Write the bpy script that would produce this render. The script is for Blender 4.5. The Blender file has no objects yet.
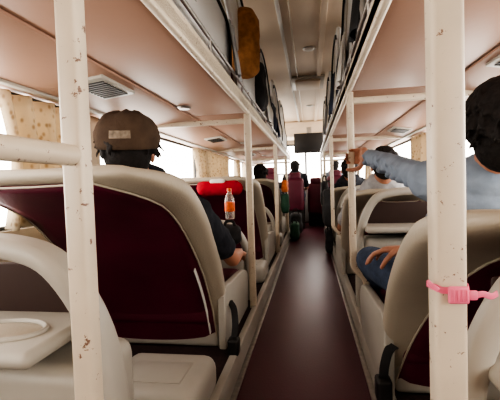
import bpy, bmesh, math, random
from mathutils import Vector, Matrix, Euler
random.seed(4)
C = bpy.context.scene.collection
V = Vector
# ------------------------------------------------------------------ materials
def mat(name, col, rough=0.5, metal=0.0, noise=0.0, nscale=8.0, bump=0.0, bscale=60.0, spots=None, trans=0.0, emit=0.0, spec=0.5, coat=0.0):
    m = bpy.data.materials.new(name); m.use_nodes = True
    nt = m.node_tree; N = nt.nodes; L = nt.links
    b = N['Principled BSDF']
    b.inputs['Base Color'].default_value = (*col, 1)
    b.inputs['Roughness'].default_value = rough
    b.inputs['Metallic'].default_value = metal
    b.inputs['Specular IOR Level'].default_value = spec
    b.inputs['Coat Weight'].default_value = coat
    b.inputs['Transmission Weight'].default_value = trans
    if emit: 
        b.inputs['Emission Color'].default_value = (*col, 1); b.inputs['Emission Strength'].default_value = emit
    tc = N.new('ShaderNodeTexCoord')
    last = None
    if noise:
        n = N.new('ShaderNodeTexNoise'); n.inputs['Scale'].default_value = nscale; n.inputs['Detail'].default_value = 6
        L.new(tc.outputs['Object'], n.inputs['Vector'])
        r = N.new('ShaderNodeValToRGB')
        r.color_ramp.elements[0].position = .3; r.color_ramp.elements[1].position = .7
        r.color_ramp.elements[0].color = (*[c*(1-noise) for c in col], 1)
        r.color_ramp.elements[1].color = (*[min(1, c*(1+noise*.6)) for c in col], 1)
        L.new(n.outputs['Fac'], r.inputs['Fac']); last = r.outputs['Color']
        L.new(last, b.inputs['Base Color'])
    if spots:
        n2 = N.new('ShaderNodeTexNoise'); n2.inputs['Scale'].default_value = spots[1]; n2.inputs['Detail'].default_value = 8; n2.inputs['Roughness'].default_value = .7
        L.new(tc.outputs['Object'], n2.inputs['Vector'])
        r2 = N.new('ShaderNodeValToRGB'); r2.color_ramp.elements[0].position = spots[2]; r2.color_ramp.elements[1].position = spots[2]+.02
        L.new(n2.outputs['Fac'], r2.inputs['Fac'])
        mx = N.new('ShaderNodeMix'); mx.data_type = 'RGBA'
        L.new(r2.outputs['Color'], mx.inputs[0])
        if last: L.new(last, mx.inputs[6])
        else: mx.inputs[6].default_value = (*col, 1)
        mx.inputs[7].default_value = (*spots[0], 1)
        L.new(mx.outputs[2], b.inputs['Base Color'])
    if bump:
        n3 = N.new('ShaderNodeTexNoise'); n3.inputs['Scale'].default_value = bscale; n3.inputs['Detail'].default_value = 4
        L.new(tc.outputs['Object'], n3.inputs['Vector'])
        bp = N.new('ShaderNodeBump'); bp.inputs['Strength'].default_value = bump; bp.inputs['Distance'].default_value = .004
        L.new(n3.outputs['Fac'], bp.inputs['Height']); L.new(bp.outputs['Normal'], b.inputs['Normal'])
    return m
M = {}
M['post'] = mat('cream_paint', (.58,.50,.39), .38, noise=.14, nscale=6, spots=((.17,.09,.06), 50, .61))
M['plastic'] = mat('cream_plastic', (.42,.395,.345), .42, noise=.1, nscale=3, bump=.05, bscale=150)
M['shell'] = mat('pale_grey_plastic', (.64,.64,.63), .45, noise=.1, nscale=3)
M['vinyl'] = mat('cream_vinyl', (.40,.35,.275), .5, noise=.1, nscale=4, bump=.25, bscale=140)
M['maroon'] = mat('maroon_vinyl', (.105,.012,.030), .48, noise=.25, nscale=5, bump=.3, bscale=160)
M['brown_dark'] = mat('dark_brown_gap', (.05,.025,.02), .7, noise=.2, nscale=5)  # darkness of the gap inside the console arch, put into the colour
M['platform'] = mat('dark_platform_carpet', (.04,.02,.02), .9, noise=.3, nscale=40, bump=.4, bscale=200)
M['pink'] = mat('beige_pink_lining', (.385,.235,.172), .42, noise=.07, nscale=2, bump=.08, bscale=40)
M['ceil'] = mat('ceiling_lining', (.66,.54,.41), .6, noise=.06, nscale=2)
M['wall'] = mat('wall_lining', (.40,.33,.25), .6, noise=.08, nscale=3)
M['dark'] = mat('black_plastic', (.015,.014,.014), .45, noise=.2)
M['rubber'] = mat('window_rubber', (.03,.03,.03), .6, noise=.2)
M['grey'] = mat('grey_plastic', (.18,.17,.16), .5, noise=.15)
M['metal'] = mat('worn_aluminium', (.45,.43,.41), .35, metal=.8, noise=.2, nscale=30)
M['skin'] = mat('skin', (.42,.20,.13), .5, noise=.1, nscale=12, bump=.1, bscale=90)
M['hair'] = mat('black_hair', (.014,.011,.010), .75, noise=.4, nscale=60, bump=.9, bscale=90, spec=.3)
M['shirt_dark'] = mat('charcoal_cotton', (.030,.032,.040), .9, noise=.2, nscale=10, bump=.4, bscale=45, spec=.2)
M['shirt_blue'] = mat('blue_grey_cotton', (.24,.29,.36), .9, noise=.2, nscale=14, bump=.9, bscale=26, spec=.2)
M['jeans'] = mat('denim', (.045,.065,.11), .9, noise=.25, nscale=40, bump=.4, bscale=90)
M['cap'] = mat('khaki_brown_cotton', (.075,.050,.035), .95, noise=.3, nscale=14, bump=.5, bscale=120, spec=.2)
M['patch'] = mat('patch_cloth', (.20,.16,.12), .9, noise=.4, nscale=80)
M['pinkstrap'] = mat('pink_plastic', (.80,.18,.29), .4, noise=.08, nscale=20)
M['red'] = mat('sunlit_headrest_red', (.36,.012,.025), .85, noise=.2, nscale=12, bump=.2, spec=.2)  # sunlight on a seat headrest, put into a bright red colour
M['white'] = mat('white_cloth', (.68,.66,.62), .75, noise=.06, nscale=12, bump=.2)
M['clear'] = mat('clear_plastic', (.95,.90,.86), .1, noise=.02, trans=.8)
M['label'] = mat('label_red', (.85,.14,.02), .4, noise=.4, nscale=60)
M['bagblack'] = mat('black_nylon', (.02,.02,.022), .7, noise=.3, nscale=20, bump=.3)
M['baggreen'] = mat('green_nylon', (.03,.10,.06), .7, noise=.3, nscale=20, bump=.3)
M['bagorange'] = mat('orange_nylon', (.60,.16,.04), .7, noise=.3, nscale=20, bump=.3)
M['bagblue'] = mat('navy_nylon', (.04,.055,.10), .7, noise=.3, nscale=20, bump=.3)
M['brown'] = mat('tan_plush_cloth', (.42,.20,.08), .9, noise=.3, nscale=30, bump=.6)
M['blanket'] = mat('grey_blanket', (.34,.34,.35), .95, noise=.2, nscale=20, bump=.6, bscale=50)
M['eye'] = mat('eye_white', (.7,.68,.65), .2, noise=.02)
m = mat('maroon_floor_vinyl', (.105,.022,.036), .34, noise=.10, nscale=3, coat=.08)
nt = m.node_tree; N = nt.nodes; L = nt.links; b = N['Principled BSDF']
b.inputs['Coat Roughness'].default_value = .25; b.inputs['Roughness'].default_value = .33
tc = N.new('ShaderNodeTexCoord'); mp = N.new('ShaderNodeMapping'); mp.inputs['Scale'].default_value = (1,.3,1)
ck = N.new('ShaderNodeTexNoise'); ck.inputs['Scale'].default_value = 190; ck.inputs['Detail'].default_value = 2
L.new(tc.outputs['Object'], mp.inputs['Vector']); L.new(mp.outputs['Vector'], ck.inputs['Vector'])
bp = N.new('ShaderNodeBump'); bp.inputs['Strength'].default_value = .4; bp.inputs['Distance'].default_value = .0018
L.new(ck.outputs['Fac'], bp.inputs['Height']); L.new(bp.outputs['Normal'], b.inputs['Normal'])
b.inputs['Specular IOR Level'].default_value = .8; b.inputs['Specular Tint'].default_value = (.80,.86,1,1)
M['floor'] = m
m = mat('beige_patterned_curtain', (.5,.42,.28), .9, noise=.1)
nt = m.node_tree; N = nt.nodes; L = nt.links; b = N['Principled BSDF']
tc = N.new('ShaderNodeTexCoord'); mp = N.new('ShaderNodeMapping'); mp.inputs['Scale'].default_value = (1,1.8,.9)
vo = N.new('ShaderNodeTexVoronoi'); vo.inputs['Scale'].default_value = 36
L.new(tc.outputs['Object'], mp.inputs['Vector']); L.new(mp.outputs['Vector'], vo.inputs['Vector'])
r = N.new('ShaderNodeValToRGB'); r.color_ramp.elements[0].position = .12; r.color_ramp.elements[1].position = .42
r.color_ramp.elements[0].color = (.40,.29,.18,1); r.color_ramp.elements[1].color = (.66,.56,.41,1)
L.new(vo.outputs['Distance'], r.inputs['Fac']); L.new(r.outputs['Color'], b.inputs['Base Color'])
tr = N.new('ShaderNodeBsdfTranslucent'); L.new(r.outputs['Color'], tr.inputs['Color'])
mx = N.new('ShaderNodeMixShader'); mx.inputs[0].default_value = .36
L.new(b.outputs[0], mx.inputs[1]); L.new(tr.outputs[0], mx.inputs[2]); L.new(mx.outputs[0], N['Material Output'].inputs['Surface'])
M['curtain'] = m

# ------------------------------------------------------------------ helpers
def obj(name, me, material, parent=None, smooth=True, loc=(0,0,0)):
    o = bpy.data.objects.new(name, me); C.objects.link(o)
    if material: me.materials.clear(); me.materials.append(M[material])
    if smooth:
        for p in me.polygons: p.use_smooth = True
    o.location = loc
    if parent: o.parent = parent
    return o
def from_bm(name, bm, material, parent=None, smooth=True, loc=(0,0,0), wn=True):
    bmesh.ops.recalc_face_normals(bm, faces=bm.faces)
    me = bpy.data.meshes.new(name); bm.to_mesh(me); bm.free()
    o = obj(name, me, material, parent, smooth, loc)
    if smooth and wn:
        try: me.set_sharp_from_angle(angle=math.radians(40))
        except Exception: pass
    return o
def empty(name, loc, label, cat, group=None):
    e = bpy.data.objects.new(name, None); e.empty_display_size = .1; C.objects.link(e); e.location = loc
    tag(e, label, cat, group); return e
def tag(o, label, cat, group=None):
    o['label'] = label; o['category'] = cat
    if group: o['group'] = group
def struct(o, label=None):
    o['kind'] = 'structure'
    if label: o['label'] = label
    return o
def bbox(bm, c, s, bev=0.0, seg=2, rot=None):
    r = bmesh.ops.create_cube(bm, size=1)
    vs = r['verts']
    bmesh.ops.scale(bm, vec=V(s), verts=vs)
    if bev > 0:
        es = list({e for v in vs for e in v.link_edges})
        rr = bmesh.ops.bevel(bm, geom=es, offset=bev, segments=seg, profile=.5, affect='EDGES')
        vs = list({v for f in rr['faces'] for v in f.verts} | {v for v in vs if v.is_valid})
    if rot is not None: bmesh.ops.rotate(bm, matrix=rot, verts=vs)
    bmesh.ops.translate(bm, vec=V(c), verts=vs)
def box(name, c, s, material, bev=0.004, seg=2, parent=None, rot=None, loc=(0,0,0)):
    bm = bmesh.new(); bbox(bm, c, s, bev, seg, rot); return from_bm(name, bm, material, parent, loc=loc)
def rrect(w, h, r, n=4):
    out = []
    for cx, cy, a0 in ((w/2-r, h/2-r, 0), (-w/2+r, h/2-r, 90), (-w/2+r, -h/2+r, 180), (w/2-r, -h/2+r, 270)):
        for i in range(n+1):
            a = math.radians(a0+90*i/n); out.append((cx+r*math.cos(a), cy+r*math.sin(a)))
    return out
def circ(r, n=16): return [(r*math.cos(2*math.pi*i/n), r*math.sin(2*math.pi*i/n)) for i in range(n)]
def sweep(bm, pts, prof, up=V((0,0,1)), closed=False, scales=None):
    pts = [V(p) for p in pts]; n = len(pts); rings = []
    for i, p in enumerate(pts):
        if closed: t = pts[(i+1) % n]-pts[i-1]
        else: t = pts[min(i+1, n-1)]-pts[max(i-1, 0)]
        t.normalize(); s = t.cross(up)
        if s.length < 1e-4: s = V((1,0,0))
        s.normalize(); u = s.cross(t)
        k = scales[i] if scales else 1
        rings.append([bm.verts.new(p+s*a*k+u*b_*k) for a, b_ in prof])
    m_ = len(prof)
    for i in range(n if closed else n-1):
        A, B = rings[i], rings[(i+1) % n]
        for j in range(m_): bm.faces.new((A[j], A[(j+1) % m_], B[(j+1) % m_], B[j]))
    if not closed: bm.faces.new(rings[0]); bm.faces.new(rings[-1][::-1])
def smoothpath(pts, n=8):
    pts = [V(p) for p in pts]; P = [pts[0]*2-pts[1]]+pts+[pts[-1]*2-pts[-2]]; out = []
    for i in range(1, len(P)-2):
        for k in range(n):
            t = k/n; a, b_, c, d = P[i-1], P[i], P[i+1], P[i+2]
            out.append(.5*((2*b_)+(c-a)*t+(2*a-5*b_+4*c-d)*t*t+(-a+3*b_-3*c+d)*t**3))
    out.append(pts[-1]); return out
def lathe(bm, prof, n=24, c=(0,0,0), sc=(1,1)):
    rings = []
    for r, z in prof:
        rings.append([bm.verts.new((c[0]+r*sc[0]*math.cos(2*math.pi*i/n), c[1]+r*sc[1]*math.sin(2*math.pi*i/n), c[2]+z)) for i in range(n)])
    for A, B in zip(rings, rings[1:]):
        for j in range(n): bm.faces.new((A[j], A[(j+1) % n], B[(j+1) % n], B[j]))
    bm.faces.new(rings[0][::-1]); bm.faces.new(rings[-1])
def plate(name, poly, x0, x1, material, parent=None, bev=.01, loc=(0,0,0)):
    bm = bmesh.new()
    a = [bm.verts.new((x0, y, z)) for y, z in poly]; f = bm.faces.new(a)
    r = bmesh.ops.extrude_face_region(bm, geom=[f]); vs = [g for g in r['geom'] if isinstance(g, bmesh.types.BMVert)]
    bmesh.ops.translate(bm, vec=V((x1-x0, 0, 0)), verts=vs)
    if bev:
        es = [e for e in bm.edges if len(e.link_faces) == 2 and abs(e.verts[0].co.x-e.verts[1].co.x) < 1e-6]
        bmesh.ops.bevel(bm, geom=es, offset=bev, segments=3, profile=.5, affect='EDGES')
    return from_bm(name, bm, material, parent, loc=loc)
def copy_tree(e, loc, scale=None):
    n = e.copy(); C.objects.link(n); n.location = loc
    if scale: n.scale = scale
    for ch in e.children:
        c = ch.copy(); C.objects.link(c); c.parent = n
        for g in ch.children:
            k = g.copy(); C.objects.link(k); k.parent = c
    return n

# ------------------------------------------------------------------ shell
XL, XR, Y0, Y1, ZC = -1.17, .99, -1.6, 8.6, 2.12
CAMZ = .85; ZP = .1
def shell_box(name, boxes, material, bev=.0):
    bm = bmesh.new()
    for c, s in boxes: bbox(bm, c, s, bev)
    return struct(from_bm(name, bm, material, smooth=False))
def span(x0,x1,y0,y1,z0,z1): return (((x0+x1)/2,(y0+y1)/2,(z0+z1)/2),(x1-x0,y1-y0,z1-z0))
shell_box('floor', [span(XL-.08,XR+.08,Y0,Y1,-.06,0)], 'floor')
shell_box('ceiling', [span(XL-.08,XR+.08,Y0,Y1,ZC,ZC+.05)], 'ceil')
pil = [Y0, -.1, 1.95, 3.95, 5.4, 6.9, Y1-.1]
for side, x0, x1 in (('left', XL-.06, XL), ('right', XR, XR+.06)):
    bs = [span(x0,x1,Y0,Y1,0,.70), span(x0,x1,Y0,Y1,1.26,1.44), span(x0,x1,Y0,Y1,1.98,ZC)]
    for y in pil: bs.append(span(x0,x1,y-.04,y+.05,.70,1.98))
    shell_box('wall_'+side, bs, 'wall')
shell_box('wall_front', [span(XL-.06,XR+.06,Y1,Y1+.06,0,.80), span(XL-.06,XR+.06,Y1,Y1+.06,1.72,ZC)], 'wall')
shell_box('wall_back', [span(XL-.06,XR+.06,Y0-.06,Y0,0,ZC)], 'wall')
wi = 1
def frame(x, ya, yb, za, zb):
    global wi
    t = .016; bm = bmesh.new()
    for c, s in (span(x-.012,x+.012,ya,yb,za,za+t), span(x-.012,x+.012,ya,yb,zb-t,zb), span(x-.012,x+.012,ya,ya+t,za+t,zb-t), span(x-.012,x+.012,yb-t,yb,za+t,zb-t)):
        bbox(bm, c, s, .003, 1)
    struct(from_bm('window_%d' % wi, bm, 'rubber', smooth=False)); wi += 1
for a, b_ in zip(pil, pil[1:]):
    for x in (XL-.03, XR+.03):
        frame(x, a+.052, b_-.042, .702, 1.258); frame(x, a+.052, b_-.042, 1.442, 1.978)
bm = bmesh.new()
for c, s in (span(XL,XR,Y1+.0,Y1+.04,.80,.84), span(XL,XR,Y1,Y1+.04,1.68,1.72), span(-.11,-.07,Y1,Y1+.04,.84,1.68), span(XL,XL+.05,Y1,Y1+.04,.84,1.68), span(XR-.05,XR,Y1,Y1+.04,.84,1.68)): bbox(bm, c, s, .004, 1)
struct(from_bm('window_%d' % wi, bm, 'rubber', smooth=False))
PL, PR = -.335, .235
def mkplinth(nm, x0, x1, mt):
    bm = bmesh.new(); c, s = span(x0,x1,-1.0,7.0,0,ZP if mt=='platform' else ZP+.012); bbox(bm, c, s, .006, 2)
    return struct(from_bm(nm, bm, mt))
mkplinth('trim_1', XL, PL-.035, 'platform'); mkplinth('trim_2', PR+.035, XR, 'platform')
mkplinth('trim_9', PL-.0345, PL, 'plastic'); mkplinth('trim_10', PR, PR+.0345, 'plastic')
for k, x in ((3, PL+.012), (4, PR-.012)):
    bm = bmesh.new(); c, s = span(x-.012,x+.012,-1.0,7.0,0.0,.012); bbox(bm, c, s, .004, 2); struct(from_bm('trim_%d' % k, bm, 'metal'))
for k, x, w_, mt in ((5,-.20,.028,'white'),(6,-.12,.012,'post'),(7,.13,.05,'ceil')):
    bm = bmesh.new(); sweep(bm, [(x,-1.5,ZC-.012),(x,8.0,ZC-.012)], rrect(w_,.022,.005)); struct(from_bm('trim_%d' % k, bm, mt))
bm = bmesh.new(); c, s = span(XL,XR,7.9,Y1,1.80,ZC); bbox(bm, c, s, .05, 4); struct(from_bm('trim_8', bm, 'ceil'))
e = empty('ceiling_hatch', (.0,4.9,ZC), 'cream ventilation hatch set in the bus ceiling', 'hatch')
box('hatch_frame', (0,0,-.015), (.4,.6,.03), 'plastic', .01, parent=e); box('hatch_lid', (0,0,-.04), (.3,.46,.025), 'ceil', .01, parent=e)
for y in (3.7,6.4):
    e = empty('ceiling_lamp', (.02,y,ZC), 'round cream ceiling lamp above the aisle', 'lamp', 'aisle ceiling lamps')
    bm = bmesh.new(); lathe(bm, [(.055,-.012),(.06,-.005),(.06,0)]); from_bm('lamp_ring', bm, 'metal', e)
    bm = bmesh.new(); lathe(bm, [(.02,-.022),(.04,-.018),(.048,-.011)]); from_bm('lamp_lens', bm, 'white', e)

def duct(nm, x_in, x_out, lab):
    e = empty(nm, (x_out,2.5,1.2), lab, 'air duct')
    s = 1 if x_in > x_out else -1
    w = abs(x_in-x_out)
    prof = [(0,.078),(w*s,.078),(w*s,.070),((w-.03)*s,.058),(.14*s,.025),(.07*s,.03),(0,.055)]
    bm = bmesh.new()
    rings = [[bm.verts.new((a,y,z)) for a, z in prof] for y in (-3.4,4.4)]
    k = len(prof)
    for j in range(k): bm.faces.new((rings[0][j], rings[0][(j+1) % k], rings[1][(j+1) % k], rings[1][j]))
    bm.faces.new(rings[0]); bm.faces.new(rings[1][::-1])
    from_bm('duct_body', bm, 'pink', e)
    bm = bmesh.new(); sweep(bm, [(.155*s,-3.39,.024),(.155*s,4.39,.024)], rrect(.03,.012,.004)); from_bm('duct_lip', bm, 'plastic', e)
    ang = math.atan2(.033, (w-.17))
    for y in (-2.75,-1.10,.7,2.5):
        R = Matrix.Rotation(-ang*s, 3, 'Y')
        cx = (w-.09)*s; cz = .048
        bm = bmesh.new(); bbox(bm, (cx,y,cz), (.14,.26,.016), .006, 2, R); 
        from_bm('vent_frame', bm, 'plastic', e)
        bm = bmesh.new()
        for i in range(9): bbox(bm, (cx,y-.09+i*.0225,cz-.009), (.105,.012,.008), 0, 1, R)
        from_bm('vent_louvre', bm, 'dark', e)
duct('air_duct', -.70, XL, 'beige air duct with louvred vents running above the curtained windows')
duct('air_duct', .62, XR, 'beige air duct with louvred vents above the window wall')

# ------------------------------------------------------------------ posts
def post(x, y, w, d, z0, lab, z1=ZC, bend=False):
    pts = [(0,0,0),(0,0,z1-z0)]
    if bend: pts = smoothpath([(.06,0,0),(.06,0,.18),(.055,0,.27),(.005,0,.33),(0,0,.40),(0,0,.6)],5)+[V((0,0,z1-z0))]
    bm = bmesh.new(); sweep(bm, pts, rrect(w, d, .008), up=V((0,1,0)))
    o = from_bm('support_post', bm, 'post', loc=(x,y,z0)); tag(o, lab, 'post', 'bunk support posts'); return o
XPL, XPR = -.365, .197
lposts = [.56,2.28,4.1,5.9]; rposts = [.60,1.90,3.6,5.35,6.9]
post(XPL-.002, .56, .037, .034, ZP, 'cream painted steel bunk post with chipped corners')
for y in lposts[1:]: post(XPL, y, .04, .04, ZP, 'cream painted steel bunk post beside the aisle', 1.275)
post(XPR, .60, .045, .04, 0, 'cream painted steel bunk post with rust chips and pink strap')
for y in rposts[1:]: post(XPR, y, .032, .032, ZP, 'cream painted steel bunk post beside the aisle', 1.275, True)
bm = bmesh.new(); sweep(bm, [(XPL-.002,-.9,.905),(XPL-.002,.548,.905)], circ(.0165,20)); o = from_bm('hand_rail', bm, 'post'); tag(o, 'round cream steel hand rail fixed to bunk post', 'rail')

# ------------------------------------------------------------------ upper bunks
def bunk(x0, x1, edge, y0, y1):
    s = 1 if edge == x1 else -1
    e = empty('upper_bunk', ((x0+x1)/2,(y0+y1)/2,1.28), 'upper sleeper bunk deck with beige-pink lined underside and cream edge rail', 'bunk', 'upper sleeper bunks')
    cx = (x0+x1)/2; W = x1-x0; Ln = y1-y0
    bm = bmesh.new(); bbox(bm, (0,0,.025), (W-.004,Ln-.01,.05), .006, 2); from_bm('deck', bm, 'pink', e)
    dz = -.045 if s < 0 else -.012
    bm = bmesh.new(); bbox(bm, (-.0*s,Ln/2-.0,dz), (W-.03,.03,.03 if s < 0 else .02), .006, 2); from_bm('cross_beam', bm, 'post' if s < 0 else 'pink', e)
    ex = edge-cx
    bm = bmesh.new(); sweep(bm, [(ex,-Ln/2+.004,.03),(ex,Ln/2-.004,.03)], rrect(.026,.075,.01)); from_bm('edge_rail', bm, 'post', e)
    bm = bmesh.new(); sweep(bm, [(ex,-Ln/2+.02,.125),(ex,Ln/2-.02,.125)], circ(.008,10), up=V((1,0,0)))
    for t in (-.4,0,.4): sweep(bm, [(ex,t*Ln,.05),(ex,t*Ln,.125)], circ(.006,8), up=V((1,0,0)))
    from_bm('guard_rail', bm, 'metal', e)
    bm = bmesh.new(); bbox(bm, (-.02*s,0,.085), (W-.14,Ln-.04,.06), .02, 3); from_bm('mattress', bm, 'maroon', e)
    bm = bmesh.new(); lathe(bm, [(.03,-.01),(.038,0)], c=(-.1*s,Ln/2-.3,-.004)); from_bm('reading_lamp', bm, 'metal', e)
for a, b_ in zip([-.95]+lposts, lposts+[7.0]): bunk(XL, XPL+.02, XPL+.005, a+0, b_)
for a, b_ in zip([-.95]+rposts[:-1], rposts): bunk(XPR-.02, XR, XPR-.005, a, b_)

# ------------------------------------------------------------------ recliner seats
def build_seat(loc, ctrl, panel_w=.275, upper=False, lab='reclined bus sleeper seat, cream vinyl with maroon back panel', HW=.34, asym=0, vend=3, taper=.055, pm='maroon', rnd=.42):
    PROF = smoothpath([(0,a,b_) for a, b_ in ctrl], 6)
    def seat_frame(i):
        n = len(PROF); t = (PROF[min(i+1,n-1)]-PROF[max(i-1,0)]).normalized()
        return PROF[i], t, V((0, t.z, -t.y))
    def hw(u):
        if u > .8: k = (u-.8)/.2; return HW*(1-.24*k**3)
        if u < .3: return HW*(.90+.10*u/.3)
        return HW
    def ht(u):
        if u > .8: k = (u-.8)/.2; return .048*(1-.5*k*k)
        return .038+.010*min(1,u/.5)
    e = empty('recliner_seat', loc, lab, 'seat', 'sleeper seats')
    bm = bmesh.new(); rings = []; n = len(PROF); K = 36
    for i in range(n):
        p, t, nn = seat_frame(i); u = i/(n-1); h = ht(u); w = hw(u)
        c = p+nn*h; r = []
        for j in range(K):
            a = 2*math.pi*j/K; ca, sa = math.cos(a), math.sin(a)
            x = w*math.copysign(abs(ca)**.38, ca); q = h*math.copysign(abs(sa)**.6, sa)
            if sa > 0: q -= min(.034,h*.6)*max(0,1-(x/w)**2)
            r.append(bm.verts.new(c+V((x,0,0))+nn*q))
        rings.append(r)
    p, t, nn = seat_frame(n-1)
    for f, d in ((.93,.016),(.8,.026),(.4,.032)):
        c = p+nn*ht(1)+t*d; r = [bm.verts.new(c+(v.co-(p+nn*ht(1)))*f) for v in rings[n-1]]; rings.append(r)
    for A, B in zip(rings, rings[1:]):
        for j in range(K): bm.faces.new((A[j], A[(j+1) % K], B[(j+1) % K], B[j]))
    bm.faces.new(rings[0][::-1]); bm.faces.new(rings[-1])
    from_bm('backrest', bm, 'vinyl', e, wn=False)
    bm = bmesh.new(); i0, i1 = 0, n-vend; rows = []; edgeL = []; edgeR = []; st = []
    for i in range(i0, i1+1):
        p, t, nn = seat_frame(i); v = (i-i0)/(i1-i0)
        w = panel_w-taper*v; wl = -w-asym
        if v > .8:
            w *= 1-rnd*((v-.8)/.2)**2
            if not asym: wl = -w
        if i in range(2, 12): st.append(p+V((w-.024,0,0))-nn*.012)
        row = []
        for k in range(13):
            s = k/12; b_ = .010*max(0,1-(2*s-1)**2)**.5
            row.append(p+V((wl+(w-wl)*s,0,0))-nn*(.0025+b_))
        rows.append(row); edgeL.append(row[0]); edgeR.append(row[-1])
    g = [[bm.verts.new(c) for c in r] for r in rows]
    for A, B in zip(g, g[1:]):
        for j in range(12): bm.faces.new((A[j],A[j+1],B[j+1],B[j]))
    r = bmesh.ops.extrude_face_region(bm, geom=bm.faces[:]); 
    vs = [q for q in r['geom'] if isinstance(q, bmesh.types.BMVert)]
    bmesh.ops.translate(bm, vec=V((0,.006,.006)), verts=vs)
    from_bm('back_panel', bm, pm, e, wn=False)
    loop = edgeL+[rows[-1][k] for k in range(1,12)]+edgeR[::-1]
    bm = bmesh.new(); sweep(bm, loop, circ(.0035,8), up=V((0,1,.3))); from_bm('piping', bm, 'vinyl', e)
    bm = bmesh.new(); bbox(bm, (0,.33,.07), (2*HW-.12,.70,.12), .035, 4); from_bm('seat_cushion', bm, 'maroon', e)
    if not upper:
        bm = bmesh.new(); bbox(bm, (0,.35,-.04), (2*HW-.08,.68,.115), .02, 3); from_bm('seat_base', bm, 'plastic', e)
    for s in (-1,1):
        x = s*(HW-.018)
        if upper:
            poly = [(.60,-.0),(.62,.26),(.52,.32),(.30,.34),(.12,.42),(-.04,.56),(-.30,.64),(-.58,.65),(-.68,.60),(-.68,.44),(-.50,.34),(-.36,.2),(-.30,.0)]
            plate('side_shell', poly, x-.015, x+.015, 'shell', e, .012)
            tp = smoothpath([V((x+s*.017,a,b_)) for a, b_ in [(.56,.04),(.57,.22),(.47,.27),(.27,.29),(.08,.37),(-.08,.50),(-.32,.585),(-.56,.59),(-.62,.54)]],4)
            bm = bmesh.new(); sweep(bm, tp, rrect(.008,.022,.003,2), up=V((1,0,0))); from_bm('shell_trim', bm, 'dark', e)
        else:
            poly = smoothpath([(.60,.0,0),(.62,.08,0),(.56,.14,0),(.42,.165,0),(.14,.18,0),(.03,.19,0),(-.02,.15,0)],4)
            poly = [(-.02,-.09),(.58,-.09)]+[(p.x,p.y) for p in poly]
            plate('armrest', poly, x-.018, x+.018, 'plastic', e, .008)
    return e, st
CL = [(.03,-.098),(-.03,.13),(-.16,.345),(-.38,.545),(-.68,.675)]
CR = [(.03,-.098),(-.03,.10),(-.15,.28),(-.36,.445),(-.64,.555)]
CU = [(.0,.0),(-.05,.14),(-.17,.29),(-.38,.46),(-.62,.56)]
SL = -.755; SRX = .565
lrows = [1.67,3.45,5.2]; rrows = [1.35,3.1,4.85]
proto, st = build_seat((-.755, lrows[0], .2), CL, .312, HW=.362, asym=.03, vend=1, taper=.05, rnd=.5)
for y in lrows[1:3]: copy_tree(proto, (-.755, y, .2))
bm = bmesh.new(); sweep(bm, st, rrect(.026,.004,.0018), up=V((1,0,0))); from_bm('seat_pocket_trim', bm, 'white', proto)
pr, _ = build_seat((.55, rrows[0], .2), CR, .285, taper=.19, pm='maroon', lab='reclined bus sleeper seat in grey-cream vinyl with maroon panel', HW=.318)
pr2, _ = build_seat((SRX, rrows[1], .2), CR, .26)
copy_tree(pr2, (SRX, rrows[2], .2))
pu, _ = build_seat((-.73, lrows[0]-.3, 1.40), CU, .26, True, 'upper bunk reclined seat with pale grey side shells')
pu['group'] = 'upper bunk seats'
for y in (2.6,3.8,5.0,6.1): copy_tree(pu, (-.73, y, 1.40))
for y in (1.25,2.45,3.65,4.85,6.05): copy_tree(pu, (SRX, y, 1.40))

# foot consoles
def build_console(loc):
    e = empty('foot_console', loc, 'moulded cream plastic foot console with arched rim and cup holder', 'console', 'foot consoles')
    arch = smoothpath([(-.31,.03,0),(-.305,.02,.30),(-.285,.005,.46),(-.215,-.01,.585),(-.11,-.015,.618),(0,-.015,.622),(.11,-.015,.618),(.205,-.01,.580),(.275,.005,.46),(.30,.02,.30),(.31,.03,0)],6)
    bm = bmesh.new(); sweep(bm, arch, rrect(.042,.075,.018,4), up=V((0,1,0))); from_bm('rim', bm, 'plastic', e)
    bm = bmesh.new(); bbox(bm, (0,.07,.19), (.56,.2,.38), .035, 4); from_bm('body', bm, 'plastic', e)
    bm = bmesh.new(); bbox(bm, (-.035,.02,.430), (.49,.26,.032), .015, 4); from_bm('tray', bm, 'plastic', e)
    zt = .447
    pts = [(.08+.085*math.cos(a),-.01+.055*math.sin(a),zt+.001) for a in [2*math.pi*i/28 for i in range(28)]]
    bm = bmesh.new(); sweep(bm, pts, circ(.006,8), closed=True); from_bm('cup_holder_ring', bm, 'plastic', e)
    bm = bmesh.new(); lathe(bm, [(.080,.0),(.078,.0015)], c=(.08,-.01,zt-.001), sc=(1,.6)); from_bm('cup_holder_well', bm, 'vinyl', e)
    bm = bmesh.new(); bbox(bm, (-.03,.12,.47), (.42,.016,.18), .006, 2); from_bm('gap_plate', bm, 'brown_dark', e)  # dark plate added in place of the shaded open gap under the rim
    return e
lc = build_console((-.715,.70,ZP)); lc.scale = (1,1,1.035)
for y in (2.42,4.2,5.95): copy_tree(lc, (-.715,y,ZP), (1,1,.83))
copy_tree(lc, (.545,.645,ZP), (1,.55,1.03))
for y, k in ((2.28,1.1),(4.02,1.1),(5.8,1.1)): copy_tree(lc, (.58,y,ZP), (1,1,k))
for x, y in ((-.52,1.20),(-.52,2.95),(-.52,4.7)):
    e = empty('foot_cover', (x,y,ZP), 'rounded cream plastic foot cover on the sleeper platform', 'cover', 'foot covers')
    bm = bmesh.new(); bbox(bm, (0,0,.068), (.33,.30,.136), .045, 5); from_bm('cover_shell', bm, 'plastic', e)
    bm = bmesh.new(); bbox(bm, (0,-.02,.137), (.20,.14,.004), .0015, 2); from_bm('cover_tread', bm, 'plastic', e)

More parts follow.
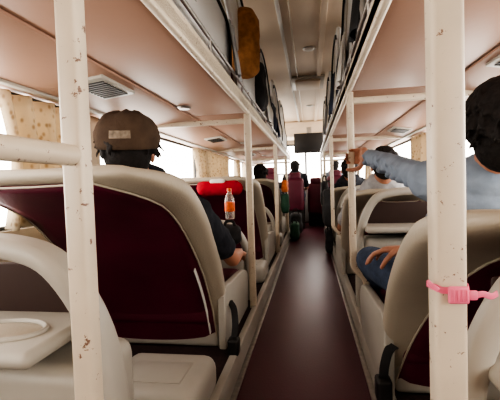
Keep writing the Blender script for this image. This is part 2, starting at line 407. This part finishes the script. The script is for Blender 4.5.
def belt(pts, lab):
    e = empty('seat_belt', pts[0], lab, 'seat belt', 'loose seat belts'); inv = Matrix.Translation(-e.location)
    bm = bmesh.new(); sweep(bm, smoothpath(pts,6), rrect(.004,.03,.0018,2), up=V((1,0,0))); o = from_bm('belt_webbing', bm, 'bagblack', e); o.matrix_parent_inverse = inv
    p = V(pts[-1]); bm = bmesh.new(); bbox(bm, p+V((0,0,-.02)), (.05,.06,.075), .012, 3); o = from_bm('belt_buckle', bm, 'dark', e); o.matrix_parent_inverse = inv
belt([(.262,1.30,.30),(.238,1.28,.29),(.222,1.27,.24),(.218,1.27,.19)], 'black webbing seat belt hanging at the seat side')
belt([(-.395,1.75,.30),(-.365,1.70,.28),(-.352,1.66,.22),(-.353,1.62,.16)], 'black webbing seat belt hanging beside the armrest')

# ------------------------------------------------------------------ curtains & drapes
def cloth(name, x, y0, y1, z0, z1, folds, material, label, cat, group=None, amp=.036, lean=0):
    bm = bmesh.new(); nx, nz = folds*10, 8; g = []
    for k in range(nz+1):
        z = z1+(z0-z1)*k/nz; row = []
        for i in range(nx+1):
            t = i/nx; pinch = 1-.14*math.sin(math.pi*k/nz)
            y = (y0+y1)/2+(t-.5)*(y1-y0)*pinch
            row.append(bm.verts.new((x+lean*(1-k/nz)+amp*math.sin(t*folds*2*math.pi+k*.1+.6*math.sin(t*9+y0*5))*(.6+.4*k/nz), y, z+.01*math.sin(t*7+y0*9)*(k/nz))))
        g.append(row)
    for A, B in zip(g, g[1:]):
        for j in range(nx): bm.faces.new((A[j],A[j+1],B[j+1],B[j]))
    o = from_bm(name, bm, material, wn=False); tag(o, label, cat, group)
    md = o.modifiers.new('s','SOLIDIFY'); md.thickness = .002
for y0, y1, f in ((1.22,1.80,5),(2.05,2.22,2),(3.55,5.1,9),(5.6,5.9,4),(6.4,6.7,4)): cloth('curtain', XL+.065, y0, y1, .72, 1.225, f, 'curtain', 'gathered beige patterned window curtain', 'curtain', 'window curtains', amp=.052)
for y0, y1, f in ((1.7,2.1,4),(3.2,3.6,4),(4.8,5.2,4),(6.2,6.5,4)): cloth('curtain', XR-.065, y0, y1, .72, 1.225, f, 'curtain', 'gathered beige patterned window curtain', 'curtain', 'window curtains', amp=.052)
for x, y0, y1, z0, z1, f, mt, lab in (
    (-.345,.98,1.16,1.42,1.62,2,'blanket','grey blanket hanging over upper bunk rail'),
    (-.345,1.85,2.0,1.40,1.66,2,'blanket','grey blanket hanging over upper bunk rail'),
    (-.345,3.30,3.62,1.40,1.68,4,'white','white sheet hanging over upper bunk rail'),
    (-.345,4.4,4.6,1.40,1.62,3,'bagblue','navy towel hanging over upper bunk rail'),
    (.172,1.45,1.60,1.40,1.66,2,'bagblack','black jacket hanging over upper bunk rail'),
    (.172,2.15,2.4,1.40,1.66,3,'white','white sheet hanging over upper bunk rail'),
    (.172,3.05,3.25,1.40,1.70,3,'bagblue','navy towel hanging over upper bunk rail'),
    (.172,4.3,4.6,1.40,1.70,4,'blanket','grey blanket hanging over upper bunk rail')):
    cloth('hanging_cloth', x, y0, y1, z0, z1, f, mt, lab, 'cloth', 'cloths over upper bunk rails', amp=.012, lean=-.03 if x < 0 else .03)

# ------------------------------------------------------------------ people
def capsule(bm, p0, p1, r0, r1, n=14):
    p0, p1 = V(p0), V(p1); d = (p1-p0); Lh = d.length
    if Lh < 1e-5: return
    d.normalize(); s = d.cross(V((0,0,1)))
    if s.length < .01: s = d.cross(V((1,0,0)))
    s.normalize(); u = s.cross(d); rings = []
    for a in (-80,-55,-28,0): rings.append((p0+d*r0*math.sin(math.radians(a)), r0*math.cos(math.radians(a))))
    for a in (0,28,55,80): rings.append((p1+d*r1*math.sin(math.radians(a)), r1*math.cos(math.radians(a))))
    R = [[bm.verts.new(c+s*r*math.cos(2*math.pi*j/n)+u*r*math.sin(2*math.pi*j/n)) for j in range(n)] for c, r in rings]
    for A, B in zip(R, R[1:]):
        for j in range(n): bm.faces.new((A[j],A[(j+1) % n],B[(j+1) % n],B[j]))
    bm.faces.new(R[0][::-1]); bm.faces.new(R[-1])
def ell(bm, c, r, rot=None):
    q = bmesh.ops.create_icosphere(bm, subdivisions=3, radius=1)['verts']
    bmesh.ops.scale(bm, vec=V(r), verts=q)
    if rot is not None: bmesh.ops.rotate(bm, matrix=rot, verts=q)
    bmesh.ops.translate(bm, vec=V(c), verts=q)
def clouds(t, strength, sc=.09):
    tx = bpy.data.textures.new('n','CLOUDS'); tx.noise_scale = sc
    d = t.modifiers.new('d','DISPLACE'); d.texture = tx; d.strength = strength; d.mid_level = .5
def blob(name, fn, material, voxel, parent, sm=4, noise=0, nsc=.09):
    bm = bmesh.new(); fn(bm); bmesh.ops.recalc_face_normals(bm, faces=bm.faces)
    me = bpy.data.meshes.new('tmp'); bm.to_mesh(me); bm.free()
    t = bpy.data.objects.new('tmp', me); C.objects.link(t)
    r = t.modifiers.new('r','REMESH'); r.mode = 'VOXEL'; r.voxel_size = voxel; r.use_smooth_shade = True
    s = t.modifiers.new('s','SMOOTH'); s.iterations = sm; s.factor = .5
    if noise: clouds(t, noise, nsc)
    dg = bpy.context.evaluated_depsgraph_get(); dg.update()
    m2 = bpy.data.meshes.new_from_object(t.evaluated_get(dg))
    bpy.data.objects.remove(t)
    return obj(name, m2, material, parent)
def lerp(a, b_, t): return V(a)*(1-t)+V(b_)*t
def hand(bm, w, d, pn, thumbside, curl, sc=1.0):
    d = V(d).normalized(); pn = V(pn); pn = (pn-d*pn.dot(d)).normalized(); s = d.cross(pn)*thumbside
    for k in range(4):
        o = (.027-.018*k)*sc
        b0 = V(w)+d*.012*sc+s*o*.7; b1 = V(w)+d*(.085-(.008 if k in (0,3) else 0))*sc+s*o
        capsule(bm, b0, b1, .014*sc, .0115*sc, 10)
        p = b1; a = 0
        for q, ln in enumerate(((.042,.046,.043,.033)[k],(.026,.03,.027,.021)[k],(.02,.022,.021,.018)[k])):
            a += curl[q]
            dirv = d*math.cos(a)+pn*math.sin(a)
            np_ = p+dirv*ln*sc; r = (.0092-.0011*q)*sc
            capsule(bm, p, np_, r, r*.93, 10); p = np_
    b0 = V(w)+d*.025*sc+s*.022*sc; b1 = b0+(s*.75+d*.5+pn*.4).normalized()*.042*sc
    capsule(bm, b0, b1, .014*sc, .011*sc, 10)
    b2 = b1+(s*.2+d*.65+pn*.75).normalized()*.032*sc; capsule(bm, b1, b2, .0105*sc, .0095*sc, 10)
    b3 = b2+(-s*.1+d*.6+pn*.8).normalized()*.026*sc; capsule(bm, b2, b3, .0095*sc, .008*sc, 10)
def headparts(bm, c, R):
    def P(x,y,z): return V(c)+R@V((x,y,z))
    ell(bm, P(0,-.01,.03), (.074,.094,.088), R); ell(bm, P(0,.025,-.035), (.056,.068,.075), R)
    ell(bm, P(0,.06,-.085), (.026,.024,.02), R)
    capsule(bm, P(0,.088,.02), P(0,.108,-.022), .009, .014); ell(bm, P(0,.092,-.055), (.024,.012,.009), R)
    for s in (-1,1):
        ell(bm, P(s*.077,-.005,-.005), (.011,.02,.033), R); capsule(bm, P(s*.015,.084,.033), P(s*.045,.075,.033), .01, .008)
        ell(bm, P(s*.035,.062,-.02), (.022,.022,.02), R)
def torso(bm, J, add=0.0, kx=1.0):
    pel, ch, nk = V(J['pelvis']), V(J['chest']), V(J['neck'])
    W = [(0,.165,.105),(.25,.15,.095),(.5,.155,.098),(.75,.175,.10),(.92,.165,.085),(1.0,.11,.07)]
    for a in range(12):
        t = a/11
        c = pel.lerp(ch, t/.6) if t < .6 else ch.lerp(nk, (t-.6)/.4)
        dirv = (nk-pel).normalized(); ang = math.atan2(-dirv.y, dirv.z)
        R = Matrix.Rotation(ang, 3, 'X')
        for (t0,w0,d0),(t1,w1,d1) in zip(W, W[1:]):
            if t0 <= t <= t1: f = (t-t0)/(t1-t0); w = w0*(1-f)+w1*f; d = d0*(1-f)+d1*f
        ell(bm, c, (w*kx+add, d+add, .08), R)
    for s in ('l','r'):
        capsule(bm, ch.lerp(nk,.75), J['sh_'+s], .062+add, .052+add)
def build_person(J, headR, label, shirt, sleeve, pants='jeans', hands=None, voxel=.007, hat=False, hairn=160, capk=1.0, longhair=False, kx=1.0, hs=1.0):
    e = empty('person', (J['pelvis'][0],J['pelvis'][1],J['pelvis'][2]-.1), label, 'person')
    e_inv = Matrix.Translation(-e.location)
    def child(o): o.matrix_parent_inverse = e_inv; return o
    R = headR; ak = .72 if sleeve == 'long' else 1.0
    def body(bm):
        torso(bm, J, 0, kx)
        capsule(bm, J['neck'], V(J['head'])+R@V((0,-.02,-.03)), .058, .052)
        headparts(bm, J['head'], R)
        for s in ('l','r'):
            capsule(bm, J['sh_'+s], J['el_'+s], .044*ak, .036*ak); capsule(bm, J['el_'+s], J['wr_'+s], .036*ak, .025*(.9+.1*ak))
            capsule(bm, J['hip_'+s], J['kn_'+s], .082, .055); capsule(bm, J['kn_'+s], J['an_'+s], .055, .036)
            capsule(bm, J['an_'+s], V(J['an_'+s])+V((0,.15,.0)), .036, .028)
            h = hands[s]; hand(bm, J['wr_'+s], h[0], h[1], h[2], h[3], hs)
    child(blob('body', body, 'skin', voxel, e, 2 if voxel < .0055 else 3))
    def shirtf(bm):
        torso(bm, J, .013, kx)
        for s in ('l','r'):
            if sleeve == 'long':
                rnd = random.Random(7)
                P0, P1, P2 = V(J['sh_'+s]), V(J['el_'+s]), lerp(J['el_'+s], J['wr_'+s], .80)
                capsule(bm, P0, P1, .050, .037); capsule(bm, P1, P2, .037, .030)
                for q in range(13):
                    t = q/12; c = P0.lerp(P1, t*2) if t < .5 else P1.lerp(P2, (t-.5)*2)
                    rr = .047-.017*t; o = V((rnd.uniform(-.007,.007),0,rnd.uniform(-.012,.003)))
                    n_ = V((rr*.7,.022,0))
                    for z_ in (-1,.6): capsule(bm, c+o-n_+V((0,0,rr*.62*z_)), c+o+n_+V((0,0,rr*.62*z_-.012)), .0115, .0085, 8)
            else: capsule(bm, J['sh_'+s], lerp(J['sh_'+s], J['el_'+s], .70), .062, .060)
    child(blob('shirt', shirtf, shirt, .006 if sleeve == 'long' else .008, e, 1 if sleeve == 'long' else 2, .006 if sleeve == 'long' else .014, .04))
    def pantsf(bm):
        ell(bm, J['pelvis'], (.185,.125,.115))
        for s in ('l','r'):
            capsule(bm, J['hip_'+s], J['kn_'+s], .098, .072); capsule(bm, J['kn_'+s], J['an_'+s], .07, .052)
    child(blob('trousers', pantsf, pants, .012, e, 3, .012))
    def shoes(bm):
        for s in ('l','r'):
            a = V(J['an_'+s]); capsule(bm, a+V((0,-.01,-.02)), a+V((0,.15,-.02)), .047, .04)
    child(blob('shoes', shoes, 'dark', .01, e, 3))
    def P(x,y,z): return V(J['head'])+R@V((x,y,z))
    def hairf(bm):
        ell(bm, P(0,-.022,.045), (.086,.102,.092), R); ell(bm, P(0,-.055,.0), (.079,.065,.088), R)
        if longhair:
            ell(bm, P(0,-.055,-.04), (.078,.058,.085), R); ell(bm, P(0,-.02,.0), (.094,.06,.075), R)
        rnd = random.Random(3)
        for i in range(hairn):
            th = rnd.uniform(-math.pi, math.pi); ph = rnd.uniform(-.7 if longhair else -.15, 1.35)
            x = math.sin(th)*math.cos(ph); y = math.cos(th)*math.cos(ph); z = math.sin(ph)
            if y > .45 and z < .55: continue
            if abs(x) > .7 and y > .1 and z < .3: continue
            if z < 0 and y > -.2: continue
            p = V((x*.088,-.022+y*.104,.04+z*.092)); q = p+V((x*.016+rnd.uniform(-.018,.018), y*.016-.006, -.042*math.cos(ph)+.008*z))
            capsule(bm, P(*p), P(*q), .0095, .003, 6)
    if hairn: child(blob('hair', hairf, 'hair', .0045 if hairn > 200 else .006, e, 0))
    if hat:
        Q = lambda x,y,z: P(x*capk, -.018+(y+.018)*capk, .045+(z-.045)*capk)
        bm = bmesh.new(); K = 40; rings = []
        for i in range(13):
            a = math.radians(-18+ i*8.4); r = max(.04, math.cos(max(a,-.1)))**.62
            z = math.sin(a); ring = []
            for j in range(K):
                b_ = 2*math.pi*j/K; seam = 1-.025*abs(math.cos(3*b_))**12
                dr = 1+.03*math.sin(b_*2+z*5)
                ring.append(bm.verts.new(Q(r*.097*math.cos(b_)*seam*dr, -.018+r*.112*math.sin(b_)*seam, .045+z*.086+.006*math.sin(b_*3+i*.5)*(i > 4))))
            rings.append(ring)
        for A, B in zip(rings, rings[1:]):
            for j in range(K): bm.faces.new((A[j],A[(j+1) % K],B[(j+1) % K],B[j]))
        bm.faces.new(rings[-1])
        cp = child(from_bm('cap', bm, 'cap', e, wn=False)); clouds(cp, .012, .05); md = cp.modifiers.new('s','SOLIDIFY'); md.thickness = .004
        bm = bmesh.new(); g = []
        for i in range(15):
            a = math.radians(20+i*10); row = []
            for k in range(6):
                f = k/5; x = .095*math.cos(a)*(1+.02*f); y = -.018+.110*math.sin(a)+f*.055*max(0,math.sin(a))**1.2
                row.append(bm.verts.new(Q(x, y, .030-.018*f-.03*(x/.095)**2)))
            g.append(row)
        for A, B in zip(g, g[1:]):
            for j in range(5): bm.faces.new((A[j],A[j+1],B[j+1],B[j]))
        br = child(from_bm('cap_brim', bm, 'cap', e, wn=False)); md = br.modifiers.new('s','SOLIDIFY'); md.thickness = .005
        bm = bmesh.new(); ell(bm, Q(0,-.018,.134), (.008,.008,.005), R); child(from_bm('cap_button', bm, 'cap', e))
        bm = bmesh.new(); g = []
        for i in range(9):
            a = math.radians(-112+i*4.2); row = []
            for k in range(4):
                el = math.radians(4+k*5); r = math.cos(el)**.62
                row.append(bm.verts.new(Q(r*.1045*math.cos(a), -.018+r*.1215*math.sin(a), .045+math.sin(el)*.086)))
            g.append(row)
        for A, B in zip(g, g[1:]):
            for j in range(3): bm.faces.new((A[j],A[j+1],B[j+1],B[j]))
        child(from_bm('cap_patch', bm, 'patch', e, wn=False))
    for s in (-1,1):
        bm = bmesh.new(); ell(bm, P(s*.03,.078,.008), (.012,.008,.007), R); child(from_bm('eye', bm, 'eye', e))
    return e
relax = (.35,.4,.3); grip = (.75,1.15,.8)
def rec_pose(ox, oy, oz, flip=1, dh=0):
    def q(x,y,z): return (ox+x*flip, oy+y, oz+z)
    J = dict(pelvis=q(0,.16,.23), chest=q(.04,-.09,.50), neck=q(.11,-.31,.67), head=q(.135,-.42,.775+dh),
        sh_r=q(.305,-.21,.545), el_r=q(.390,.04,.31), wr_r=q(.375,.28,.295), sh_l=q(-.09,-.24,.57), el_l=q(-.20,-.02,.38), wr_l=q(-.04,.18,.40),
        hip_r=q(.09,.18,.23), hip_l=q(-.09,.18,.23), kn_r=q(.12,.58,.36), kn_l=q(-.12,.58,.36), an_r=q(.10,.95,.15), an_l=q(-.10,.95,.15))
    return J
J = rec_pose(SL, 1.67, .2)
build_person(J, Euler((math.radians(8),0,math.radians(20))).to_matrix(), 'person in khaki cap and dark t-shirt reclining in a sleeper seat', 'shirt_dark', 'short', hat=True, hairn=140, capk=1.10,
    hands={'r':((-.1,1,-.15),(-.3,0,-1),1,relax),'l':((.6,.8,-.1),(0,0,-1),-1,relax)})
J = dict(pelvis=(.55,1.52,.42), chest=(.55,1.37,.64), neck=(.53,1.24,.845), head=(.53,1.17,.985),
    sh_l=(.365,1.26,.845), el_l=(.300,1.52,.915), wr_l=(.248,1.785,.967), sh_r=(.71,1.27,.79), el_r=(.64,1.41,.56), wr_r=(.375,1.58,.575),
    hip_l=(.43,1.55,.42), hip_r=(.62,1.55,.42), kn_l=(.275,1.86,.47), kn_r=(.62,1.92,.50), an_l=(.38,2.0,.26), an_r=(.58,2.02,.26))
build_person(J, Euler((math.radians(2),0,math.radians(-12))).to_matrix(), 'person with dark hair and blue-grey shirt gripping the bunk post', 'shirt_blue', 'long',
    hands={'l':((-.08,1,.02),(-1,0,0),-1,grip),'r':((-.85,.5,-.10),(-.1,0,-1),1,relax)}, voxel=.005, hairn=420, longhair=True, kx=.92, hs=1.08)
def far(ox, oy, oz, flip, lab, shirt, hatc=False, dh=0):
    J = rec_pose(ox, oy, oz, flip, dh)
    if flip < 0:
        J2 = dict(J)
        for k in ('sh','el','wr','hip','kn','an'): J2[k+'_r'] = J[k+'_l']; J2[k+'_l'] = J[k+'_r']
        J = J2
    return build_person(J, Euler((math.radians(5),0,0)).to_matrix(), lab, shirt, 'short', hat=hatc, voxel=.01, hairn=90,
      hands={'r':((-.2,1,0),(0,0,-1),1,relax),'l':((.2,1,0),(0,0,-1),-1,relax)})
far(SRX+.06, 3.1, .17, -1, 'person with dark hair and grey t-shirt reclining in a sleeper seat', 'blanket')
far(SL, 5.2, .2, 1, 'person in dark t-shirt reclining farther along the bus', 'shirt_dark')
far(SRX, 4.85, .2, -1, 'person in black t-shirt reclining near the bus door', 'shirt_dark')
def sitting(cx, cy, lab, shirt):
    q = lambda x,y,z: (cx+x, cy+y, z)
    J = dict(pelvis=q(0,.10,.64), chest=q(0,.08,.86), neck=q(0,.06,1.02), head=q(0,.08,1.14),
      sh_l=q(-.17,.06,.97), el_l=q(-.21,.14,.76), wr_l=q(-.12,.32,.70), sh_r=q(.17,.06,.97), el_r=q(.21,.14,.76), wr_r=q(.12,.32,.70),
      hip_l=q(-.09,.12,.62), hip_r=q(.09,.12,.62), kn_l=q(-.10,.46,.60), kn_r=q(.10,.46,.60), an_l=q(-.10,.46,.10), an_r=q(.10,.46,.10))
    build_person(J, Matrix.Identity(3), lab, shirt, 'short', voxel=.012, hairn=70, hands={'r':((-.2,1,0),(0,0,-1),1,relax),'l':((.2,1,0),(0,0,-1),-1,relax)})
sitting(-.28, 7.15, 'person in black t-shirt sitting on the maroon crew seat', 'shirt_dark')
sitting(.45, 7.25, 'person in blue-grey shirt sitting near the windscreen', 'shirt_blue')

# ------------------------------------------------------------------ bottle
e = empty('drink_bottle', (-.52,2.41,ZP+.83*.641), 'clear plastic drink bottle with orange label standing on console', 'bottle')
bm = bmesh.new(); lathe(bm, [(.026,0),(.031,.004),(.032,.02),(.0305,.035),(.032,.05),(.032,.12),(.030,.135),(.018,.165),(.0125,.172),(.0125,.18)], 24); from_bm('bottle_body', bm, 'clear', e)
bm = bmesh.new(); lathe(bm, [(.0328,.050),(.0332,.052),(.0332,.110),(.0328,.112)], 24); from_bm('bottle_label', bm, 'label', e)
bm = bmesh.new(); lathe(bm, [(.0148,.178),(.015,.18),(.0148,.198),(.013,.2)], 20); from_bm('bottle_cap', bm, 'label', e)

# ------------------------------------------------------------------ pink strap
e = empty('luggage_strap', (XPR,.60,.69), 'pink plastic strap with buckle tied around the bunk post', 'strap')
loop = [(a,b_,.0+.0025*math.sin(i*.7)) for i,(a,b_) in enumerate(rrect(.0485,.0435,.010,4))]
bm = bmesh.new(); sweep(bm, loop, rrect(.0022,.010,.001,2), closed=True); from_bm('strap_band', bm, 'pinkstrap', e)
bm = bmesh.new(); bbox(bm, (.006,-.028,-.006), (.028,.007,.025), .003, 3); bbox(bm, (.024,-.028,-.006), (.014,.005,.014), .002, 2)
for i in range(4): bbox(bm, (-.002+.006*i,-.032,-.006), (.0025,.002,.016), .0006, 1)
from_bm('strap_buckle', bm, 'pinkstrap', e)
bm = bmesh.new(); sweep(bm, smoothpath([(.028,-.028,-.006),(.038,-.028,-.004),(.050,-.025,-.008),(.060,-.02,-.005)],4), rrect(.0016,.009,.0007,2)); from_bm('strap_tail', bm, 'pinkstrap', e)
bm = bmesh.new(); sweep(bm, smoothpath([(-.02,-.026,.0),(-.028,-.026,.006),(-.033,-.02,.012)],4), rrect(.0016,.007,.0007,2)); from_bm('strap_end', bm, 'pinkstrap', e)

# ------------------------------------------------------------------ belongings
def bag(name, c, s, material, lab, strap=True, cat='bag', rd=.3):
    e = empty(name, (c[0],c[1],c[2]-s[2]/2), lab, cat)
    def f(bm):
        bbox(bm, c, (s[0]*.95,s[1]*.92,s[2]*.92), min(s)*rd, 4)
        bbox(bm, (c[0],c[1],c[2]-s[2]*.15), (s[0]*1.03,s[1]*1.0,s[2]*.5), min(s)*rd, 4)
    o = blob('bag_body' if cat == 'bag' else cat+'_body', f, material, .01, e, 4 if rd < .4 else 10, .03, .12); o.matrix_parent_inverse = Matrix.Translation(-e.location)
    if strap:
        pts = smoothpath([(c[0]-s[0]*.25,c[1]-s[1]*.3,c[2]+s[2]*.4),(c[0]-s[0]*.15,c[1]-s[1]*.3,c[2]+s[2]*.62),(c[0]+s[0]*.15,c[1]-s[1]*.3,c[2]+s[2]*.62),(c[0]+s[0]*.25,c[1]-s[1]*.3,c[2]+s[2]*.4)],5)
        bm = bmesh.new(); sweep(bm, pts, rrect(.018,.006,.002), up=V((0,1,0))); o = from_bm('strap', bm, 'dark', e); o.matrix_parent_inverse = Matrix.Translation(-e.location)
    return e
bag('backpack', (-.25,6.3,.19), (.2,.3,.38), 'bagblack', 'black nylon backpack standing on the aisle floor')
bag('shoulder_bag', (-.25,5.7,.14), (.13,.25,.28), 'baggreen', 'dark green nylon bag on the aisle floor')
bag('sling_bag', (-.315,4.75,.60), (.09,.24,.26), 'baggreen', 'green nylon bag hanging at the seat edge')
bag('sling_bag', (-.315,4.72,.82), (.08,.18,.16), 'bagorange', 'small orange nylon bag hanging at the seat edge')
bag('duffel_bag', (.17,3.85,.60), (.11,.3,.40), 'bagblack', 'black bag hanging low from a bunk post beside the aisle')
bag('duffel_bag', (.18,5.1,.70), (.10,.25,.36), 'bagblack', 'black bag hanging from a farther bunk post')
bag('handbag', (-.50,2.33,.54), (.13,.12,.14), 'bagblack', 'small black handbag standing on a console tray')
bag('shopping_bag', (.20,4.6,.16), (.08,.26,.30), 'bagblack', 'black bag slumped at the aisle edge')
bag('cushion', (-.37,2.3,1.70), (.19,.17,.46), 'brown', 'orange-brown plush cushion propped on an upper bunk', False, 'cushion', .48)
bag('rucksack', (-.40,3.0,1.61), (.15,.26,.38), 'bagblack', 'black rucksack standing on an upper bunk')
bag('travel_bag', (.28,1.85,1.56), (.12,.3,.30), 'bagblack', 'black travel bag leaning on upper bunk guard rail')
bag('travel_bag', (.28,3.0,1.60), (.12,.3,.40), 'bagblue', 'navy travel bag leaning on upper bunk guard rail')
bag('folded_blanket', (.32,2.35,1.54), (.2,.35,.24), 'blanket', 'folded grey blanket on an upper bunk', False, 'blanket')
bag('folded_blanket', (-.47,3.4,1.56), (.2,.3,.3), 'white', 'folded white blanket on an upper bunk', False, 'blanket')
bag('rucksack', (-.47,4.45,1.60), (.2,.3,.4), 'bagblue', 'navy rucksack standing on an upper bunk')
bag('travel_bag', (.28,4.25,1.58), (.12,.3,.36), 'bagblack', 'black travel bag leaning on upper bunk guard rail')
e = empty('sunlit_headrest', (-.66,2.79,.80), 'red block with white band painting the sunlit headrest', 'painted headrest')  # added block; its red stands for sun falling on the headrest
inv = Matrix.Translation(-e.location)
def cov(bm): bbox(bm, (-.68,2.83,.835), (.34,.20,.12), .055, 5)
o = blob('sunlit_headrest_block', cov, 'red', .008, e, 4, .012, .05); o.matrix_parent_inverse = inv
def cov2(bm): bbox(bm, (-.68,2.80,.882), (.12,.13,.04), .018, 4)
o = blob('headrest_band', cov2, 'white', .006, e, 2, .006, .05); o.matrix_parent_inverse = inv
# driver area
e = empty('dashboard', (-.1,8.3,0), 'dark dashboard across the front of the bus', 'dashboard')
bm = bmesh.new(); bbox(bm, (0,0,.4), (2.0,.5,.8), .06, 4); from_bm('dashboard_body', bm, 'grey', e)
bm = bmesh.new(); bbox(bm, (-.5,-.22,.82), (.5,.2,.14), .05, 4); from_bm('instrument_hood', bm, 'dark', e)
pts = [(-.5+.2*math.cos(a),-.42+.06*math.sin(a),.86+.19*math.sin(a)) for a in [2*math.pi*i/30 for i in range(30)]]
bm = bmesh.new(); sweep(bm, pts, circ(.014,8), up=V((0,1,0)), closed=True); sweep(bm, [(-.5,-.42,.86),(-.5,-.2,.8)], circ(.025,8)); sweep(bm, [(-.69,-.42,.86),(-.31,-.42,.86)], circ(.012,8)); from_bm('steering_wheel', bm, 'dark', e)
for x, y, dz, lab in ((-.75,7.4,0,'maroon driver seat facing the windscreen'), (.45,7.25,-.1,'maroon front guide seat near the windscreen'), (-.28,7.15,-.12,'low maroon crew seat at the end of the aisle'), (.10,7.60,-.22,'low maroon crew seat beside the windscreen')):
    e = empty('front_seat', (x,y,0), lab, 'seat')
    box('seat_pedestal', (0,.1,.2), (.3,.3,.4), 'dark', .02, parent=e); box('seat_cushion', (0,.1,.47), (.32,.42,.14), 'maroon', .05, 4, parent=e)
    box('seat_back', (0,-.17,.76+dz), (.32,.13,.60), 'maroon', .06, 4, parent=e); box('headrest', (0,-.17,1.10+dz), (.22,.10,.13), 'maroon', .04, 4, parent=e)
e = empty('television', (.0,7.9,1.78), 'black flat television hanging below the front header', 'television')
box('tv_body', (0,0,-.12), (.62,.05,.40), 'dark', .01, parent=e); box('tv_screen', (0,-.027,-.12), (.57,.004,.35), 'dark', .001, parent=e); box('tv_bracket', (0,0.01,.05), (.1,.03,.3), 'metal', .005, parent=e)

# ------------------------------------------------------------------ world / lights
w = bpy.data.worlds.new('world'); bpy.context.scene.world = w; w.use_nodes = True
nt = w.node_tree; bg = nt.nodes['Background']; bg.inputs[0].default_value = (1.0,.94,.87,1); bg.inputs[1].default_value = 7.6
def portal(loc, rot, sx, sy):
    l = bpy.data.lights.new('window_light_portal','AREA'); l.shape = 'RECTANGLE'; l.size = sx; l.size_y = sy; l.cycles.is_portal = True
    o = bpy.data.objects.new('window_light_portal', l); C.objects.link(o); o.location = loc; o.rotation_euler = rot
Lm, cy = Y1-Y0, (Y0+Y1)/2
for z, h in ((.98,.56),(1.71,.54)):
    portal((XL-.07,cy,z), (0,math.radians(-90),0), h, Lm); portal((XR+.07,cy,z), (0,math.radians(90),0), h, Lm)
portal((-.09,Y1+.07,1.26), (math.radians(-90),0,0), 2.1, .9)
try: bpy.context.scene.view_settings.look = 'AgX - High Contrast'
except Exception as ex: print(ex)

# ------------------------------------------------------------------ camera
cam = bpy.data.cameras.new('camera'); co = bpy.data.objects.new('camera', cam); C.objects.link(co)
cam.sensor_width = 36; cam.lens = 27.4; cam.clip_start = .02
co.matrix_world = Matrix.Translation((0,0,CAMZ)) @ Matrix.Rotation(math.radians(9.1),4,'Z') @ Matrix.Rotation(math.radians(90-2.3),4,'X') @ Matrix.Rotation(math.radians(-1.9),4,'Z')
bpy.context.scene.camera = co
